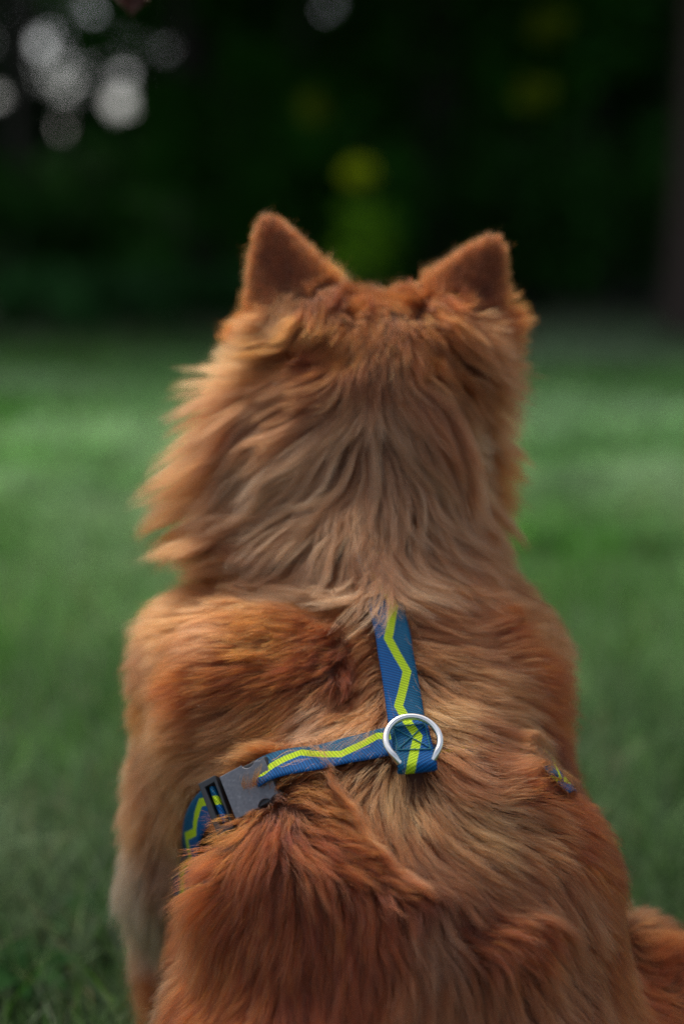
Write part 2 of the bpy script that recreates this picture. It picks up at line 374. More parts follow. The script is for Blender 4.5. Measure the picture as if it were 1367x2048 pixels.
# the sides turned away from the photographer: coat lying down and back
for q in rng.choice(len(BV), 260, replace=False):
    p = BV[q]; n = normal(p[None])[0]
    if n @ nrm(p - CAMP) > 0.25 and min(np.linalg.norm(p - c) for c in cp_p) > 0.035:
        v = np.array([0.3 * np.sign(p[0] - 0.02), -0.25 if p[2] > .55 else 0.1, -1.0]); v = v - n * (v @ n)
        low = p[2] < 0.16; face = p[1] > HC[1] + 0.05 and p[2] > 0.5
        if face: v = np.array([0, -1., 0]) - n * (np.array([0, -1., 0]) @ n)
        cp_p.append(p); cp_d.append(v / (np.linalg.norm(v) + 1e-6)); cp_l.append(.006 if face else .014 if low else .032); cp_f.append(.2)
        cp_c.append(s2l(PAL['C' if p[2] < .5 and p[1] > 1.05 else 'T'])); cp_k.append(.2)
for (T3, B3, ax_, n_) in ((EARL_T, EARL_B, axL, nL), (EARR_T, EARR_B, axR, nR)):
    sd_ = np.cross(ax_, n_)
    for t in (.38, .48, .58, .66, .78, .9, 1.0):
        for s in (-1, -.5, 0, .5, 1):
            p = B3 + (T3 - B3) * t + sd_ * s * 0.040 * (1 - t ** 1.3) + n_ * 0.003
            cp_p.append(p); cp_d.append(nrm(ax_ + sd_ * s * 0.5)); cp_l.append(.0050 if abs(s) < 1 else .010 - .005 * (t > .85)); cp_f.append(.12 if abs(s) < 1 else .35)
            cp_c.append(s2l((116, 56, 22) if abs(s) < 1 else (176, 98, 48))); cp_k.append(.05)
cp_p, cp_d, cp_l, cp_f, cp_c, cp_k = map(np.array, (cp_p, cp_d, cp_l, cp_f, cp_c, cp_k))

def field(p):
    out_d, out_l, out_f, out_c, out_k = [], [], [], [], []
    for ch in np.array_split(p, max(1, len(p) // 6000)):
        d2 = ((ch[:, None, :] - cp_p[None]) ** 2).sum(-1)
        w_ = 1 / (d2 + 0.006 ** 2) ** 2.2
        w_ /= w_.sum(1, keepdims=True)
        out_d.append(w_ @ cp_d); out_l.append(w_ @ cp_l); out_f.append(w_ @ cp_f); out_c.append(w_ @ cp_c); out_k.append(w_ @ cp_k)
    return [np.concatenate(o) for o in (out_d, out_l, out_f, out_c, out_k)]

# ------------------------------------------------------------------ harness lines on the body, needed by the coat
H_OFF = 0.0100
def lay(pts, off=H_OFF, n=40):
    q = np.array([hit(x, y) for x, y in pts])
    return smooth_path(q, off, n)
def smooth_path(q, off, n, snap=True):
    seg = np.r_[0, np.cumsum(np.linalg.norm(np.diff(q, axis=0), axis=1))]
    t = np.linspace(0, seg[-1], n); r = np.stack([np.interp(t, seg, q[:, i]) for i in range(3)], 1)
    for _ in range(14): r[1:-1] = (r[:-2] + 2 * r[1:-1] + r[2:]) / 4
    if snap:
        for _ in range(4):
            r = r + normal(r) * (off - sdf(r))[:, None]; r[1:-1] = (r[:-2] + 2 * r[1:-1] + r[2:]) / 4
    return r
path_back = lay([(738, 1120), (752, 1160), (768, 1215), (790, 1330), (808, 1440), (829, 1548)], n=60)
path_left = lay([(835, 1488), (770, 1500), (700, 1520), (640, 1538), (548, 1556)], n=40)
path_low = lay([(470, 1600), (436, 1640), (412, 1685), (396, 1735), (386, 1785)], n=26)
path_right = lay([(840, 1505), (900, 1500), (960, 1497), (1010, 1490), (1038, 1500), (1060, 1518), (1080, 1545), (1092, 1580)], off=0.001, n=50)
# the girth goes on round the chest, out of sight
def girth(a, b):
    q = [a]
    for t in np.linspace(0.04, 0.96, 22):
        ang = math.pi * t
        c = (a + b) / 2; r1 = (a - b) / 2
        p = c + r1 * math.cos(ang) + np.array([0, 0.16, -0.14]) * math.sin(ang)
        nr = bodybvh.find_nearest(Vector(p)); q.append(np.array(nr[0]))
    q.append(b); return np.array(q)
path_girth = smooth_path(girth(path_low[-1], path_right[-1]), H_OFF, 80)
path_right = path_right + normal(path_right) * (.0115 * np.clip((np.arange(len(path_right)) - 26) / 6, 0, 1))[:, None]
STR = np.concatenate([path_back, path_left, path_low, path_right[30:], path_girth])
STRH = np.concatenate([np.full(len(x), .0125) for x in (path_back, path_left, path_low)] + [np.full(len(path_right) - 30, .0125), np.full(len(path_girth), .0125)])
kd = KDTree(len(STR))
for i, p in enumerate(STR): kd.insert(p, i)
kd.balance()
BUCK = P(490, 1590, 0.99)

# ------------------------------------------------------------------ coat: strands
tri = np.concatenate([BF[:, [0, 1, 2]], BF[:, [0, 2, 3]]])
ta, tb, tc = BV[tri[:, 0]], BV[tri[:, 1]], BV[tri[:, 2]]
ar = 0.5 * np.linalg.norm(np.cross(tb - ta, tc - ta), axis=1); tcn = (ta + tb + tc) / 3
tn = normal(tcn); facing = (tn * nrm(CAMP - tcn)).sum(1)
wgt = ar * np.where(facing > -0.35, 1.0, 0.25)
wgt[tcn[:, 2] < 0.012] = 0
earz = np.minimum(np.linalg.norm(tcn - (EARL_B * .4 + EARL_T * .6), axis=1), np.linalg.norm(tcn - (EARR_B * .4 + EARR_T * .6), axis=1))
wgt = np.where(earz < 0.06, wgt * 2.2, wgt)
def roots(n):
    t = rng.choice(len(tri), n, p=wgt / wgt.sum()); u = rng.random((n, 2)); f = u.sum(1) > 1; u[f] = 1 - u[f]
    return ta[t] + (tb - ta)[t] * u[:, :1] + (tc - ta)[t] * u[:, 1:]

NS = 11
def grow(r, wig=1.0):
    n = len(r); d, L, lf, c, k = field(r)
    L = L * rng.uniform(.72, 1.12, n) * np.where(L > .040, 1.85, np.where(L > .015, 1.22, 1.0))
    pts = np.empty((n, NS, 3)); p = r.copy(); pts[:, 0] = p
    ph = vnoise(r, 28) * 9 + rng.random(n) * .9; step = L / (NS - 1)
    az = (vnoise(r + 3, 45) - .5) * 1.3 + (vnoise(r + 8, 120) - .5) * 0.6
    for i in range(1, NS):
        s = i / (NS - 1)
        dd = field(p)[0] if i % 2 == 0 else dd if i > 1 else d
        nn = normal(p)
        cmp_ = (dd * nn).sum(1, keepdims=True); td = dd - nn * cmp_; tm = np.linalg.norm(td, axis=1, keepdims=True); td = td / (tm + 1e-6) * np.maximum(tm, .35); sd = np.cross(nn, td)
        a = az * (.24 + .25 * k) + k * 0.62 * np.sin(ph + s * 4.2) * wig
        up = lf * (1.5 - 1.15 * s) + (0.20 if i < 3 else 0) + np.clip(cmp_[:, 0], 0, 1) * np.clip(lf * 2.4, .25, 1)
        v = nrm(td * np.cos(a)[:, None] + sd * np.sin(a)[:, None] + nn * up[:, None])
        p = p + v * step[:, None]; pts[:, i] = p
    return pts, L, lf, c, k

def floor_sdf(pts, lo):
    n, m, _ = pts.shape; q = pts.reshape(-1, 3); s = sdf(q)
    lo = np.broadcast_to(np.asarray(lo)[None, :], (n, m)).ravel()
    need = np.maximum(lo - s, 0); q = q + normal(q) * need[:, None]
    return q.reshape(n, m, 3)

N_BIG, N_MID, N_HAIR = 5600, 34000, 520000
big, *_ = grow(roots(N_BIG))
kb = KDTree(N_BIG)
for i, p in enumerate(big[:, 0]): kb.insert(p, i)
kb.balance()
mid, mL, mlf, mc, mk = grow(roots(N_MID))
S = np.linspace(0, 1, NS)
nb = np.array([kb.find(p)[1] for p in mid[:, 0]])
longf = np.clip((mL - 0.012) / 0.025, 0, 1)
cl = (0.62 * longf * (1 - .85 * np.clip(mlf * 1.6 - .3, 0, 1)) * np.clip(mk * 1.3 + .35, 0, 1))[:, None] * S[None] ** 1.1
mid = mid * (1 - cl[..., None]) + (big[nb] + (mid[:, :1] - big[nb][:, :1]) * 0.25) * cl[..., None]
lift = ((rng.random(N_BIG) ** 2 * 0.006)[nb] * np.where(mk > .5, 1.8, 1.0) + rng.random(N_MID) ** 2 * .0035 * np.where(mk > .5, 1.7, 1.0)) * longf
mid = mid + normal(mid.reshape(-1, 3)).reshape(mid.shape) * (lift[:, None, None] * S[None, :, None])
mid = floor_sdf(mid, 0.001 + 0.004 * S)
km = KDTree(N_MID)
for i, p in enumerate(mid[:, 0]): km.insert(p, i)
km.balance()
r = roots(N_HAIR); nm = np.array([km.find(p)[1] for p in r])
g = mid[nm]; off = r - g[:, 0]
lf_ = rng.uniform(.72, 1.08, N_HAIR) * np.where(rng.random(N_HAIR) < .06, 1.18, 1.0)
tt = np.clip(lf_[:, None] * S[None] * (NS - 1), 0, NS - 1.001); ii = tt.astype(int); ff = (tt - ii)[..., None]
ar_ = np.arange(N_HAIR)[:, None]
gs = g[ar_, ii] * (1 - ff) + g[ar_, ii + 1] * ff
over = (lf_[:, None] * S[None] > 1)
clump = (rng.uniform(.45, .85, N_HAIR) * (.45 + .7 * np.clip(mk[nm], 0, 1)))[:, None] * (S[None] ** .9)
clump = clump * np.where(rng.random(N_HAIR) < .2, .2, 1.0)[:, None]
pts = gs + off[:, None] * (1 - clump)[..., None]
fr = rng.normal(size=(N_HAIR, 3)) * (0.0011 + 0.02 * (mL[nm] * .04))[:, None]; fr2 = rng.normal(size=(N_HAIR, 3)) * .0006
wild = np.where(rng.random(N_HAIR) < .10, 3.2, 1.0)
pts = pts + (fr * wild[:, None])[:, None] * (S ** 1.6)[None, :, None] + fr2[:, None] * np.sin(S * 9)[None, :, None]
pts = floor_sdf(pts, 0.0006 + 0.0015 * S)

# which strands may lie over the webbing
def proj(p):
    q = p - CAMP; d = q @ FWD
    return 683.5 + FP * (q @ RT) / d, 1024 - FP * (q @ UP) / d
rp = proj(r); px, py = rp
po = np.full(N_HAIR, .055)
po[(py < 1192)] = 1.0
po[(px < 760) & (py > 1560)] = .75
po[(px > 885) & (px < 1035) & (py > 1400)] = .97
po[(px > 1035) & (py > 1400)] = .2
po[(px < 470) & (py > 1480) & (py < 1620)] = .25
po[(px < 640) & (px > 500) & (py > 1380) & (py < 1600)] = .08
po[(px > 640) & (px < 760) & (py > 1380) & (py < 1530)] = .12
can = rng.random(N_HAIR) < po
fl = pts.reshape(-1, 3)
near = np.array([kd.find(p)[2] for p in pts[:, ::2].reshape(-1, 3)]).reshape(N_HAIR, -1)
nd = np.repeat(near, 2, 1)[:, :NS]
inside = nd < STRH[0] + .0005
sd_ = sdf(fl).reshape(N_HAIR, NS)
tgt = np.where(can[:, None], np.maximum(sd_, H_OFF + 0.0022 + rng.random(N_HAIR)[:, None] * .003), np.minimum(sd_, H_OFF - 0.0035))
wgt2 = np.clip((STRH[0] + .004 - nd) / .004, 0, 1) * (S[None] > 0.05)
pts = pts + normal(fl).reshape(pts.shape) * ((tgt - sd_) * wgt2)[..., None]
keep = ~((nd[:, 0] < .0118) & (py > 1200) & (px < 885)) & ~((nd[:, 0] < .008) & (px > 1000) & (py < 1600))
keep &= ~((px > 395) & (px < 478) & (py > 1560) & (py < 1700)); keep &= ~((px > 372) & (px < 432) & (py > 1680) & (py < 1765)); keep &= ~((px > 425) & (px < 560) & (py > 1535) & (py < 1665) & (np.abs((px - 490) * .9 - (py - 1590) * .43 * 0) < 75) & ((py - 1590) + (px - 490) * .45 < 38) & ((py - 1590) + (px - 490) * .45 > -42))
pts, r, nm, lf_, px, py = pts[keep], r[keep], nm[keep], lf_[keep], px[keep], py[keep]
N = len(r)
# colour of the coat itself: patches, locks, single hairs, darker at the root
c = field(r)[3]
lock = 1.7 * np.random.default_rng(3).normal(size=N_MID)[nm]; lockb = np.random.default_rng(4).normal(size=N_BIG)[nb[nm]]
v = np.exp(.13 * lock + .14 * lockb + .36 * rng.normal(size=N))
grey = np.clip(.10 * rng.normal(size=N) + .05 * lockb + .0, 0, .4)[:, None]
c = c * v[:, None]; c = c * (1 - grey) + c.mean(1, keepdims=True) * np.array([1.05, .98, .9]) * grey
red = s2l(PAL['R']); sat = np.clip((c[:, 0] - c[:, 2]) / (c[:, 0] + 1e-3), 0, 1)
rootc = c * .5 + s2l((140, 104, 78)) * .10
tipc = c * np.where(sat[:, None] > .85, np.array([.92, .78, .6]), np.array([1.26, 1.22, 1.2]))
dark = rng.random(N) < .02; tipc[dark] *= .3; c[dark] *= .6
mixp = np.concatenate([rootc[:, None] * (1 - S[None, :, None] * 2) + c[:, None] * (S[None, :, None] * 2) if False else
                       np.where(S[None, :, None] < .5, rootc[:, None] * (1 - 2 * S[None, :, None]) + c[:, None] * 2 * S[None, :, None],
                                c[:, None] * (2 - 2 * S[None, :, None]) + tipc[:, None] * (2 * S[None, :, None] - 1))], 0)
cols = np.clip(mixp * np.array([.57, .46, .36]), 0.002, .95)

m_fur = bpy.data.materials.new('coat_fur'); m_fur.use_nodes = True
t = NT(m_fur); t.t.nodes.remove(t.b); outn = t.t.nodes['Material Output']
h = t.n('ShaderNodeBsdfHairPrincipled'); h.parametrization = 'COLOR'
at = t.n('ShaderNodeAttribute', attribute_name='Col')
t.l(at.outputs['Color'], h.inputs['Color'])
h.inputs['Roughness'].default_value = .5; h.inputs['Radial Roughness'].default_value = .7; h.inputs['Random Roughness'].default_value = .2
t.l(h.outputs[0], outn.inputs['Surface'])

def curves_obj(name, pts, radius, cols, mat, parent=None):
    hc = bpy.data.hair_curves.new(name); n, m, _ = pts.shape
    hc.add_curves([m] * n)
    hc.points.foreach_set('position', pts.astype(np.float32).ravel())
    a = hc.attributes.get('radius') or hc.attributes.new('radius', 'FLOAT', 'POINT')
    a.data.foreach_set('value', radius.astype(np.float32).ravel())
    a = hc.attributes.new('Col', 'FLOAT_COLOR', 'POINT')
    cc = np.ones((n, m, 4), np.float32); cc[..., :3] = cols; a.data.foreach_set('color', cc.ravel())
    hc.materials.append(mat)
    return link(name, hc, parent)
base_r = np.where(facing.mean() > -9, .000078, 0) * rng.uniform(.7, 1.35, N)
nfar = (normal(r) * nrm(CAMP - r)).sum(1) < -.35
base_r = np.where(nfar, base_r * 2.2, base_r)
rad_ = base_r[:, None] * (1.0 - .75 * S[None] ** 2.5)
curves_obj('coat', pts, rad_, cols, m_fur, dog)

# face, turned away
m_dark = new_mat('nose_leather', (.012, .01, .01), .35)
m_eye = new_mat('eye_brown', (.02, .008, .004), .05)
def uvball(c, r, n=16, squash=(1, 1, 1)):
    V, F = [], []
    for i in range(n // 2 + 1):
        for j in range(n):
            a, b = math.pi * i / (n // 2), 2 * math.pi * j / n
            V.append((c[0] + r * squash[0] * math.sin(a) * math.cos(b), c[1] + r * squash[1] * math.sin(a) * math.sin(b), c[2] + r * squash[2] * math.cos(a)))
    for i in range(n // 2):
        for j in range(n): F.append((i * n + j, i * n + (j + 1) % n, (i + 1) * n + (j + 1) % n, (i + 1) * n + j)[::-1])
    return V, np.array(F)
V, F = uvball(MT + Vector((0, .016, .008)), .017, 16, (1, .7, .75)); link('nose', mesh_np('nose', V, F, m_dark), dog)
for s in (-1, 1):
    e = bodybvh.ray_cast(MZ + Vector((s * .034, .12, .034)), Vector((0, -1, 0)))[0]
    V, F = uvball(e + Vector((0, -.004, 0)), .0095); link('eye', mesh_np('eye', V, F, m_eye), dog)
# ------------------------------------------------------------------ harness
harness = empty('dog_harness', (0.046, 0.93, 0.36))
tag(harness, 'blue webbing dog harness with lime zigzag stripe worn over the shoulders', 'harness')
m_web = new_mat('webbing', (.03, .1, .3), .62)
t = NT(m_web); uvn = t.n('ShaderNodeUVMap'); sp = t.n('ShaderNodeSeparateXYZ'); t.l(uvn.outputs[0], sp.inputs[0])
U, Vv = sp.outputs[0], sp.outputs[1]           # u 0..1 across, v metres along
ping = t.math('PINGPONG', t.math('DIVIDE', Vv, .0265), 1.0)
wobn = t.math('MULTIPLY', t.math('SUBTRACT', t.math('FRACT', t.math('DIVIDE', Vv, .0016)), .5), .022)
uc = t.math('ADD', t.math('MULTIPLY_ADD', ping, .38, .33), wobn)
du = t.math('SUBTRACT', U, uc); yel = t.math('LESS_THAN', t.math('ABSOLUTE', du), .125); side = t.math('GREATER_THAN', du, 0)
wv = t.math('MULTIPLY', t.math('SINE', t.math('MULTIPLY', t.math('ADD', Vv, t.math('MULTIPLY', U, .0125)), 2 * math.pi / .0021)), t.math('SINE', t.math('MULTIPLY', U, 2 * math.pi * 11)))
wn = t.math('MULTIPLY_ADD', wv, .5, .5)
blue = t.mix(side, tuple(s2l((6, 98, 164))), tuple(s2l((0, 98, 132))))
blue = t.mix(wn, tuple(s2l((3, 24, 66))), blue)
yy = t.mix(wn, tuple(s2l((96, 130, 6))), tuple(s2l((200, 226, 40))))
cc = t.mix(yel, blue, yy)
geo = t.n('ShaderNodeNewGeometry')
dirt = t.noise(160, 4, geo.outputs['Position'])
cc = t.mix(t.math('MULTIPLY', t.math('GREATER_THAN', dirt, .70), .08), cc, (.35, .33, .3))
t.l(cc, t.b.inputs['Base Color']); t.b.inputs['Specular IOR Level'].default_value = .15
bp = t.n('ShaderNodeBump'); bp.inputs['Strength'].default_value = .6; bp.inputs['Distance'].default_value = .0005
t.l(wn, bp.inputs['Height']); t.l(bp.outputs[0], t.b.inputs['Normal'])

def ribbon(name, path, width, thick, mat, parent, v0=0.0, flip=False, sag=0.0, normals=None, roll=None):
    n = len(path); T = nrm(np.gradient(path, axis=0)); Nn = normal(path) if normals is None else normals
    for _ in range(40): Nn[1:-1] = nrm(Nn[:-2] + 2 * Nn[1:-1] + Nn[2:])
    Nn = nrm(Nn - T * (Nn * T).sum(1, keepdims=True)); Wd = np.cross(T, Nn)
    if roll is not None:
        cr, sr = np.cos(roll)[:, None], np.sin(roll)[:, None]; Wd, Nn = Wd * cr + Nn * sr, Nn * cr - Wd * sr
    seg = np.r_[0, np.cumsum(np.linalg.norm(np.diff(path, axis=0), axis=1))]
    us = np.linspace(-1, 1, 13); prof = [(u, 1 - abs(u) ** 14 * .8) for u in us] + [(u, -1 + abs(u) ** 14 * .8) for u in us[::-1]]
    V, UV = [], []
    for i in range(n):
        for (u, h_) in prof:
            V.append(path[i] + Wd[i] * u * width / 2 + Nn[i] * (h_ * thick / 2 - sag * u * u))
            uu = (u + 1) / 2; UV.append(((1 - uu) if flip else uu, v0 + seg[i]))
    m = len(prof); F = [(i * m + j, i * m + (j + 1) % m, (i + 1) * m + (j + 1) % m, (i + 1) * m + j) for i in range(n - 1) for j in range(m)]
    F += [tuple(range(m))[::-1], tuple(range((n - 1) * m, n * m))]
    me = mesh_np(name, V, F, mat, uv=UV)
    return link(name, me, parent), T, Nn, Wd
WB = .0248
def top_at(path): return path
o1, T1, N1, W1 = ribbon('back_strap', path_back, WB, .0018, m_web, harness, v0=.034, sag=.0006, flip=True)
pl = path_left + normal(path_left) * (-.0022)
o2, T2, N2, W2 = ribbon('side_strap', pl, WB, .0018, m_web, harness, v0=.0, flip=False, sag=.0008)
ribbon('side_strap', path_right, WB * .42, .0018, m_web, harness, v0=.01, sag=.0008)
lowp = np.concatenate([path_low, path_girth[2:]])
ribbon('girth_strap', smooth_path(lowp, H_OFF, 110), WB, .0018, m_web, harness, v0=.006, roll=np.clip(1 - np.arange(110) / 24, 0, 1) * .45)

# loop that holds the ring: webbing folded under and stitched down
ri = int(len(path_back) * .80)
Tn = nrm(path_back[-1] - path_back[ri]); Nn = nrm(N1[ri:].mean(0)); Nn = nrm(Nn - Tn * (Nn @ Tn)); Wn = np.cross(Tn, Nn)
end = path_back[-1]
lp = []
for a in np.linspace(0, 1, 14): lp.append(end - Tn * (.034 * (1 - a)) + Nn * .0024)
for a in np.linspace(0, math.pi, 10)[1:]: lp.append(end + Tn * (.0042 * math.sin(a)) + Nn * (.0024 - .0042 * (1 - math.cos(a)) * .8))
lp = np.array(lp); tg = nrm(np.gradient(lp, axis=0)); ln = nrm(np.cross(np.broadcast_to(Wn, tg.shape), tg)) * -1
if (ln[0] @ Nn) < 0: ln = -ln
loop, *_ = ribbon('ring_loop', lp, WB * 1.03, .0020, m_web, harness, v0=.0395, normals=ln)

def tube(name, path, r_, mat, parent=None, closed=False, seg=12, flat=1.0, nref=None):
    path = np.array(path); n = len(path)
    T = nrm(np.roll(path, -1, 0) - np.roll(path, 1, 0)) if closed else nrm(np.gradient(path, axis=0))
    ref = np.array(nref if nref is not None else (0.13, .9, .42)); B = nrm(np.cross(T, ref)); Q = np.cross(B, T)
    rr = np.broadcast_to(r_, (n,)); V = []
    for i in range(n):
        for j in range(seg):
            a = 2 * math.pi * j / seg; V.append(path[i] + B[i] * math.cos(a) * rr[i] + Q[i] * math.sin(a) * rr[i] * flat)
    F = [(i * seg + j, i * seg + (j + 1) % seg, ((i + 1) % n) * seg + (j + 1) % seg, ((i + 1) % n) * seg + j) for i in range(n if closed else n - 1) for j in range(seg)]
    if not closed: F += [tuple(range(seg))[::-1], tuple(range((n - 1) * seg, n * seg))]
    return link(name, mesh_np(name, V, F, mat), parent)

m_steel = new_mat('chromed_steel', (.82, .81, .78), .16, Metallic=1.0)
t = NT(m_steel); geo = t.n('ShaderNodeNewGeometry'); f = t.noise(500, 4, geo.outputs['Position'])
t.l(t.math('MULTIPLY_ADD', f, .25, .06), t.b.inputs['Roughness'])
# D shape: straight bar in the fold, arc lying back over the stitching
rc = end - Tn * .0155 + Nn * .0062
Rw, Rh = .0178, .0190; ring = []
bar_off = .0165
for a in np.linspace(rad(-42), rad(222), 44):
    x, y = Rw * math.cos(a), Rh * math.sin(a) * .95
    ring.append(rc - Wn * x * -1 - Tn * y + Nn * (.0018 * math.sin(a) + .0005))
bl, br = ring[-1], ring[0]
barL = end + Wn * -.0118 + Nn * .0002; 
mid_bar = [end + Wn * s * .011 + Nn * -.0002 for s in ((-1 if (bl - br) @ Wn < 0 else 1) * np.linspace(1, -1, 8))]
ring = np.array(ring + [bl * .5 + mid_bar[0] * .5 + Wn * 0] + mid_bar + [br * .5 + mid_bar[-1] * .5])
for _ in range(2): ring = (np.roll(ring, 1, 0) + 3 * ring + np.roll(ring, -1, 0)) / 5
tube('ring', ring, .0022, m_steel, harness, closed=True, seg=14, nref=tuple(Nn))

# stitches
m_thread = new_mat('teal_thread', tuple(s2l((14, 96, 110))), .7)
def stitch(a, b, n=9):
    V = []; a = np.array(a); b = np.array(b)
    base = end + Nn * .0036
    f = lambda q: base + Wn * q[0] + Tn * q[1]
    pts_ = [f(a + (b - a) * s) + Nn * (.0005 * abs(math.sin(s * n * math.pi))) for s in np.linspace(0, 1, n * 6)]
    tube('stitching', pts_, .00042, m_thread, harness, seg=6, nref=tuple(Nn))
for a, b in (((-.0105, -.0085), (.0105, -.0105)), ((-.0105, -.030), (.0105, -.030)), ((-.0105, -.030), (-.0105, -.0085)), ((.0105, -.030), (.0105, -.0105)), ((-.0100, -.0285), (.0100, -.0115)), ((.0100, -.0285), (-.0100, -.0100))):
    stitch(a, b)

# side release buckle
m_bk = new_mat('buckle_plastic', (.020, .021, .024), .42)
t = NT(m_bk); geo = t.n('ShaderNodeNewGeometry'); f = t.noise(260, 5, geo.outputs['Position'])
t.l(t.ramp(f, [(.3, (.30, .30, .30)), (.7, (.52, .52, .52))]), t.b.inputs['Roughness'])
m_bk2 = new_mat('buckle_face', (.135, .14, .16), .38)
t = NT(m_bk2); geo = t.n('ShaderNodeNewGeometry'); f = t.noise(420, 6, geo.outputs['Position'], .7)
t.l(t.ramp(f, [(.35, (.085, .088, .105)), (.62, (.13, .135, .155)), (.74, (.26, .27, .30))]), t.b.inputs['Base Color'])
pa, pb = path_left[-4], path_low[5]
bt = nrm(pb - pa); bn = nrm(.55 * normal(((pa + pb) / 2)[None])[0] + nrm(CAMP - pa)); bt = -.90 * RT - .43 * UP; bt = nrm(bt - bn * (bt @ bn)); bw = np.cross(bt, bn)
if bw @ UP > 0: bw = -bw          # bw points down the picture
bo = P(487, 1588, 0.0) * 0
def plane_pt(px_, py_, q0, n_):
    d = nrm(P(px_, py_, 1.) - CAMP); return CAMP + d * (((q0 - CAMP) @ n_) / (d @ n_))
q0 = (pa + pb) / 2 + bn * .0215
bc = plane_pt(499, 1577, q0, bn)
def slab(name, poly, z0, z1, mat, holes=None, bev=.0009):
    """outline (t, w in mm) extruded along the buckle's own normal, edges rounded"""
    import bmesh
    bm = bmesh.new(); n = len(poly)
    vs_ = [[bm.verts.new(bc + bt * x * .00118 + bw * y * .00112 + bn * z) for x, y in poly] for z in (z0, z1)]
    if holes is None:
        bm.faces.new(vs_[0][::-1]); bm.faces.new(vs_[1])
        for i in range(n): bm.faces.new((vs_[0][i], vs_[0][(i + 1) % n], vs_[1][(i + 1) % n], vs_[1][i]))
    else:
        hv = [[bm.verts.new(bc + bt * x * .00118 + bw * y * .00112 + bn * z) for x, y in holes] for z in (z0, z1)]
        for i in range(n):
            j = (i + 1) % n
            bm.faces.new((vs_[0][i], vs_[0][j], vs_[1][j], vs_[1][i])); bm.faces.new((hv[0][j], hv[0][i], hv[1][i], hv[1][j]))
            bm.faces.new((vs_[1][i], vs_[1][j], hv[1][j], hv[1][i])); bm.faces.new((vs_[0][j], vs_[0][i], hv[0][i], hv[0][j]))
    bmesh.ops.recalc_face_normals(bm, faces=bm.faces)
    bmesh.ops.bevel(bm, geom=[e for e in bm.edges if len(e.link_faces) == 2 and e.calc_face_angle(0) > .5], offset=bev, segments=3, affect='EDGES', profile=.6)
    me = bpy.data.meshes.new(name); bm.to_mesh(me); bm.free(); me.materials.append(mat)
    return link(name, me, buckle)
buckle = link('buckle', bpy.data.meshes.new('buckle'), harness)
bpy.data.objects.remove(buckle)
def arc(cx, cy, r, a0, a1, n=7): return [(cx + r * math.cos(rad(a)), cy + r * math.sin(rad(a))) for a in np.linspace(a0, a1, n)]
plate = [(13, -14)] + [(-1, -14)] + arc(-5.5, -15, 4.5, 10, 150, 7) + [(-12, -11.5), (-15, -12), (-15, 12), (-12, 11.5)] + arc(-5.5, 15, 4.5, -150, -10, 7) + [(-1, 14), (13, 14)]
class _B: pass
bm_body = [(14, -14.5), (-16, -13), (-16, 13), (14, 14.5)]
buckle = harness
bk = slab('buckle', bm_body, -.0062, .0016, m_bk, bev=.0016)
buckle = bk
slab('face_plate', plate, .0014, .0036, m_bk2, bev=.0007)
slab('slot_frame', [(15, -16.5), (26, -16.5), (26.5, 17.5), (16, 17.5)], -.0060, .0034, m_bk, holes=[(17, -12.6), (23, -12.4), (23, 12.8), (17, 12.8)], bev=.0009)
slab('release_prong', [(2, -12.5), (-9, -14), (-9, -11), (2, -10.5)][::-1], -.0052, .0008, m_bk, bev=.0006)
slab('release_prong', [(2, 12.5), (-9, 14), (-9, 11), (2, 10.5)], -.0052, .0008, m_bk, bev=.0006)
wp = np.array([bc + bt * (.0205 + .0062 * s) + bn * (-.0045 + .0068 * math.sin(s * math.pi)) for s in np.linspace(0, 1, 12)])
nn_ = np.array([nrm(bn * math.sin(s * math.pi) + bt * -math.cos(s * math.pi) + bn * .3) for s in np.linspace(0, 1, 12)])
ribbon('webbing_turn', wp, .0262, .0014, m_web, harness, v0=.012, normals=nn_)

# collar, mostly buried in the mane
collar_c = (P(745, 1330, 1.125) * .32 + P(718, 1010, 1.138) * .68)
ca = nrm(P(718, 1010, 1.138) - P(745, 1330, 1.125)); ce1 = nrm(np.cross(ca, [0, 1, 0])); ce2 = np.cross(ca, ce1)
cpth = []
for a in np.linspace(0, 2 * math.pi, 65):
    d_ = ce1 * math.cos(a) + ce2 * math.sin(a)
    s_ = .05
    for _ in range(40): s_ += float(.9 * (0.0015 - sdf((collar_c + d_ * s_)[None])[0]))
    cpth.append(collar_c + d_ * s_)
cpth = np.array(cpth)
m_col = new_mat('collar_nylon', (.012, .012, .014), .6)
co, *_ = ribbon('dog_collar', cpth, .020, .0025, m_col, None)
tag(co, 'narrow black collar almost hidden in the fur of the neck', 'collar')
def limb(pts_, rs, seg=9):
    pts_ = np.array(pts_, float); T = nrm(np.gradient(pts_, axis=0)); B = nrm(np.cross(T, [.3, 1, .1])); Q = np.cross(B, T); V = []
    for i in range(len(pts_)):
        for j in range(seg):
            a = 2 * math.pi * j / seg; V.append(pts_[i] + (B[i] * math.cos(a) + Q[i] * math.sin(a)) * rs[i] * (1 + .08 * math.sin(3 * a + i)))
    F = [(i * seg + j, i * seg + (j + 1) % seg, (i + 1) * seg + (j + 1) % seg, (i + 1) * seg + j) for i in range(len(pts_) - 1) for j in range(seg)]
    return V, F

